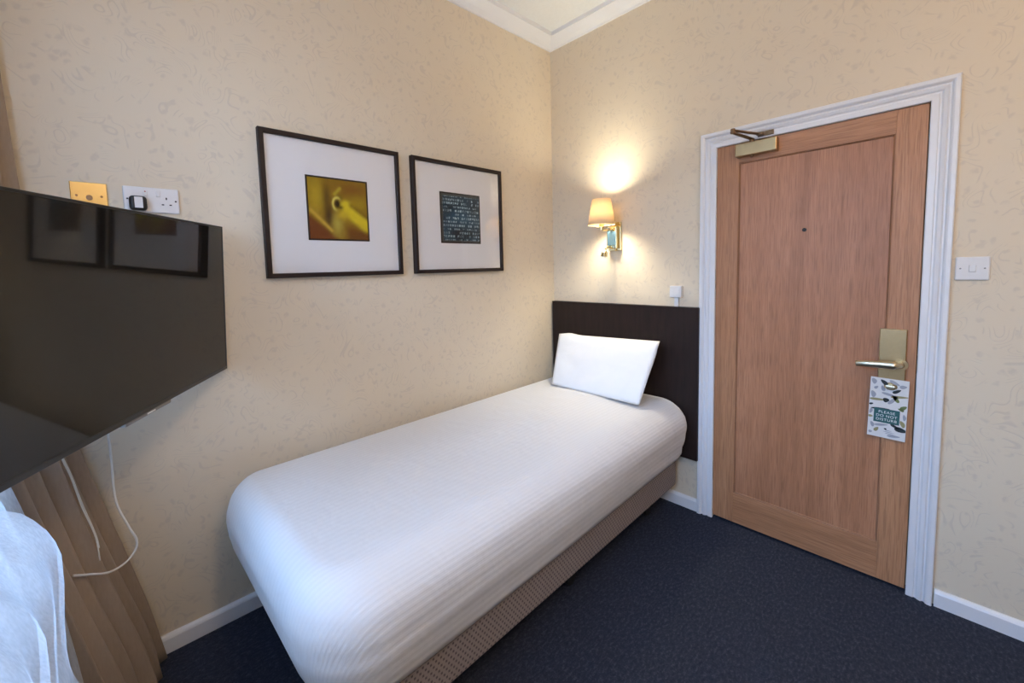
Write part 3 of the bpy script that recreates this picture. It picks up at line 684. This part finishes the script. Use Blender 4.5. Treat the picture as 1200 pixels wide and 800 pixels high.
# ------------------------------------------------------------------ television
tv = empty('television', (0.0410, -2.0280, 1.3161), (R(2.735), R(-1.06), R(147.8))); tag(tv, 'large black flat-screen television angled out from the left wall', 'television')
TW, TB, TT = 0.965, -0.280, 0.2685
box('back_shell', (-TW + .004, .010, TB + .004), (-.004, .026, TT - .004), MT['black'], tv, bev=.004)
box('rear_housing', (-TW + .20, .025, TB + .03), (-.20, .050, TT - .14), MT['black'], tv, bev=.01)
box('screen', (-TW + .007, -.0005, TB + .014), (-.007, .010, TT - .007), MT['screen'], tv)
for nm, a, b in (('bezel_side', (-TW, -.002, TB), (-TW + .007, .012, TT)), ('bezel_side', (-.007, -.002, TB), (0, .012, TT)), ('bezel_top', (-TW + .007, -.002, TT - .007), (-.007, .012, TT)), ('bezel_bottom', (-TW + .007, -.002, TB), (-.007, .012, TB + .014))):
    box(nm, a, b, MT['bezel'], tv, bev=.0015)
box('sensor_bar', (-.575, .000, TB - .011), (-.375, .020, TB - .0003), MT['grey'], tv, bev=.003)
box('sensor_light', (-.490, -.0012, TB - .007), (-.455, .001, TB - .003), MT['plastic'], tv)
ma = empty('television_bracket', (0.0, -2.20, 1.33)); tag(ma, 'black folding wall bracket behind the television', 'wall bracket')
mc_ = lambda o: ch(o, ma)
mc_(box('wall_plate', (0.0003, -2.25, 1.20), (0.012, -2.15, 1.46), MT['black'], bev=.002))
mc_(mk('arm', flatbar((.02, -2.20, 1.33), (.14, -2.30, 1.33), .03, .05), MT['black'])); mc_(mk('arm', flatbar((.14, -2.30, 1.33), (.40, -2.325, 1.33), .03, .05), MT['black']))

# white cable looping out below the television
cp_ = spline([(.33, -2.392, 1.14), (.26, -2.390, 1.02), (.20, -2.386, .91), (.15, -2.386, .82), (.16, -2.385, .69), (.18, -2.360, .60), (.19, -2.346, .558), (.20, -2.352, .528), (.22, -2.378, .510), (.25, -2.415, .515), (.28, -2.452, .545), (.30, -2.485, .57)], 8)
tag(tube('cable', cp_, .0032, MT['cable'], n=8), 'thin white cable looping below the television to the curtain', 'cable')

# ------------------------------------------------------------------ sockets on the left wall
ws = empty('power_socket', (0, -2.2165, 1.672)); tag(ws, 'white double power socket above the television', 'power socket')
box('faceplate', (.0003, -.077, -.044), (.010, .077, .044), MT['plastic'], ws, bev=.004)
for y in (-.040, .040):
    box('rocker_switch', (.009, y - .028 if y > 0 else y + .016, .012), (.0135, y - .016 if y > 0 else y + .028, .032), MT['plastic'], ws, bev=.0015)
    if y > 0:
        for dy, dz, w, h in ((0, .012, .004, .008), (-.011, -.010, .007, .004), (.011, -.010, .007, .004)):
            box('pin_slot', (.0098, y + dy - w / 2, dz - h / 2 - .004), (.0104, y + dy + w / 2, dz + h / 2 - .004), MT['dark'], ws)
box('switch_mark', (.0134, -.024 + .004, .026), (.0139, -.016, .030), MT['red'], ws)
for y in (-.0665, .0665):
    bm = bmesh.new(); add_tube(bm, [(.0098, y, 0), (.0108, y, 0)], .003, 12); mk('screw', bm, MT['dark'], ws)
pg = empty('mains_plug', (.010, -2.256, 1.657)); tag(pg, 'black mains plug with a white sticker in the double socket', 'plug')
bm = bmesh.new(); add_box(bm, (.0003, -.024, -.026), (.030, .024, .024), .011, 3); mk('plug_body', bm, MT['black'], pg)
box('sticker', (.0295, -.010, -.018), (.0306, .012, .019), MT['plastic'], pg)
bs = empty('brass_wall_plate', (0, -2.377, 1.672)); tag(bs, 'polished brass blanking plate beside the curtain, above the television', 'wall plate')
box('faceplate', (.0003, -.0445, -.044), (.006, .0445, .044), MT['brass'], bs, bev=.002)
for y in (-.030, .030):
    bm = bmesh.new(); add_tube(bm, [(.0059, y, 0), (.0072, y, 0)], .0035, 12); mk('screw', bm, MT['bronze'], bs)
bm = bmesh.new(); add_tube(bm, [(.0059, 0, -.006), (.014, 0, -.006)], .008, 16); mk('aerial_outlet', bm, MT['bronze'], bs)

# ------------------------------------------------------------------ curtains
YT = [(0.0, -2.325), (0.20, -2.352), (0.45, -2.405), (0.85, -2.485), (1.2, -2.525), (1.7, -2.548), (2.1, -2.56), (2.62, -2.575)]
def cloth(name, xa, xb, z0, z1, ytab, nf, amp, mat, nx=90, nz=60, edge=None, seed=0, thick=0.002, back=0.0):
    bm = bmesh.new(); g = []
    for i in range(nx + 1):
        s = i / nx; col = []
        for j in range(nz + 1):
            z = z0 + (z1 - z0) * j / nz
            a = xa(z) if callable(xa) else xa; b = xb(z) if callable(xb) else xb
            ph = s * nf * 2 * math.pi + .5 * math.sin(z * 1.7 + seed) + .35 * math.sin(s * 9 + seed)
            am = amp * (1 - .35 * (z - z0) / (z1 - z0)) * (.75 + .5 * noise.noise(Vector((s * 4, seed, z * .5))))
            x = a + (b - a) * s + .08 * am * math.sin(2 * ph)
            y = max(-2.66, lerp_tab(ytab, z) - back * s) + am * math.sin(ph) + .006 * noise.noise(Vector((s * 8, z * 3, seed)))
            col.append(bm.verts.new((x, y, z)))
        g.append(col)
    for i in range(nx):
        for j in range(nz): bm.faces.new((g[i][j], g[i + 1][j], g[i + 1][j + 1], g[i][j + 1]))
    bmesh.ops.recalc_face_normals(bm, faces=bm.faces)
    o = mk(name, bm, mat, smooth=True)
    if thick: md = o.modifiers.new('cloth_thickness', 'SOLIDIFY'); md.thickness = thick; md.offset = 0
    return o
cu = empty('curtain', (.30, -2.5, 0)); tag(cu, 'beige full-length curtain gathered in the corner behind the television', 'curtain')
ch(cloth('curtain_cloth', .03, lambda z: .37 + .07 * math.exp(-z), .006, 2.62, YT, 5.2, .046, MT['curtain'], nx=150, seed=2, back=.10), cu)
YS = [(0.0, -2.445), (0.34, -2.482), (0.66, -2.525), (0.90, -2.575), (1.10, -2.628), (1.6, -2.638), (2.62, -2.638)]
tag(cloth('sheer_curtain', lambda z: .34 + .17 * math.exp(-z / .5), 2.15, .012, 2.60, YS, 15, .014, MT['sheer'], nx=260, nz=50, seed=5, thick=0), 'white sheer curtain hanging full length over the window', 'curtain')
YF = [(0.0, -2.40), (0.5, -2.432), (0.80, -2.450), (0.95, -2.50), (1.03, -2.588), (1.2, -2.602), (1.6, -2.605), (2.62, -2.605)]
def fedge(z): return lerp_tab([(0, .66), (.30, .72), (.55, .80), (.74, .95), (.80, .93), (.86, .74), (1.02, .77), (2.6, .80)], z)
tag(cloth('sheer_curtain', fedge, 1.75, .012, 2.60, YF, 8, .011, MT['sheer'], nx=170, nz=110, seed=9, thick=0), 'bright front layer of white sheer, nearest the bottom left corner', 'curtain')
for k, dx in enumerate((0, .018)):
    pts = spline([(.52 + dx, -2.535, 2.6), (.50 + dx, -2.535, 1.5), (.36 + dx, -2.485, 1.0), (.25 + dx, -2.470, .84), (.235 + dx + .004 * k, -2.455, .74), (.235 + dx, -2.435, .64), (.24 + dx, -2.430, .595 - .03 * k)], 8)
    ch(tube('pull_cord', pts, .0016, MT['cable'], n=6), cu)
bm = bmesh.new(); add_tube(bm, [(.02, -2.60, 2.635), (2.25, -2.60, 2.635)], .012, 12); rl = mk('curtain_rail', bm, MT['gloss'], smooth=True); tag(rl, 'slim white curtain rail above the window', 'curtain rail')
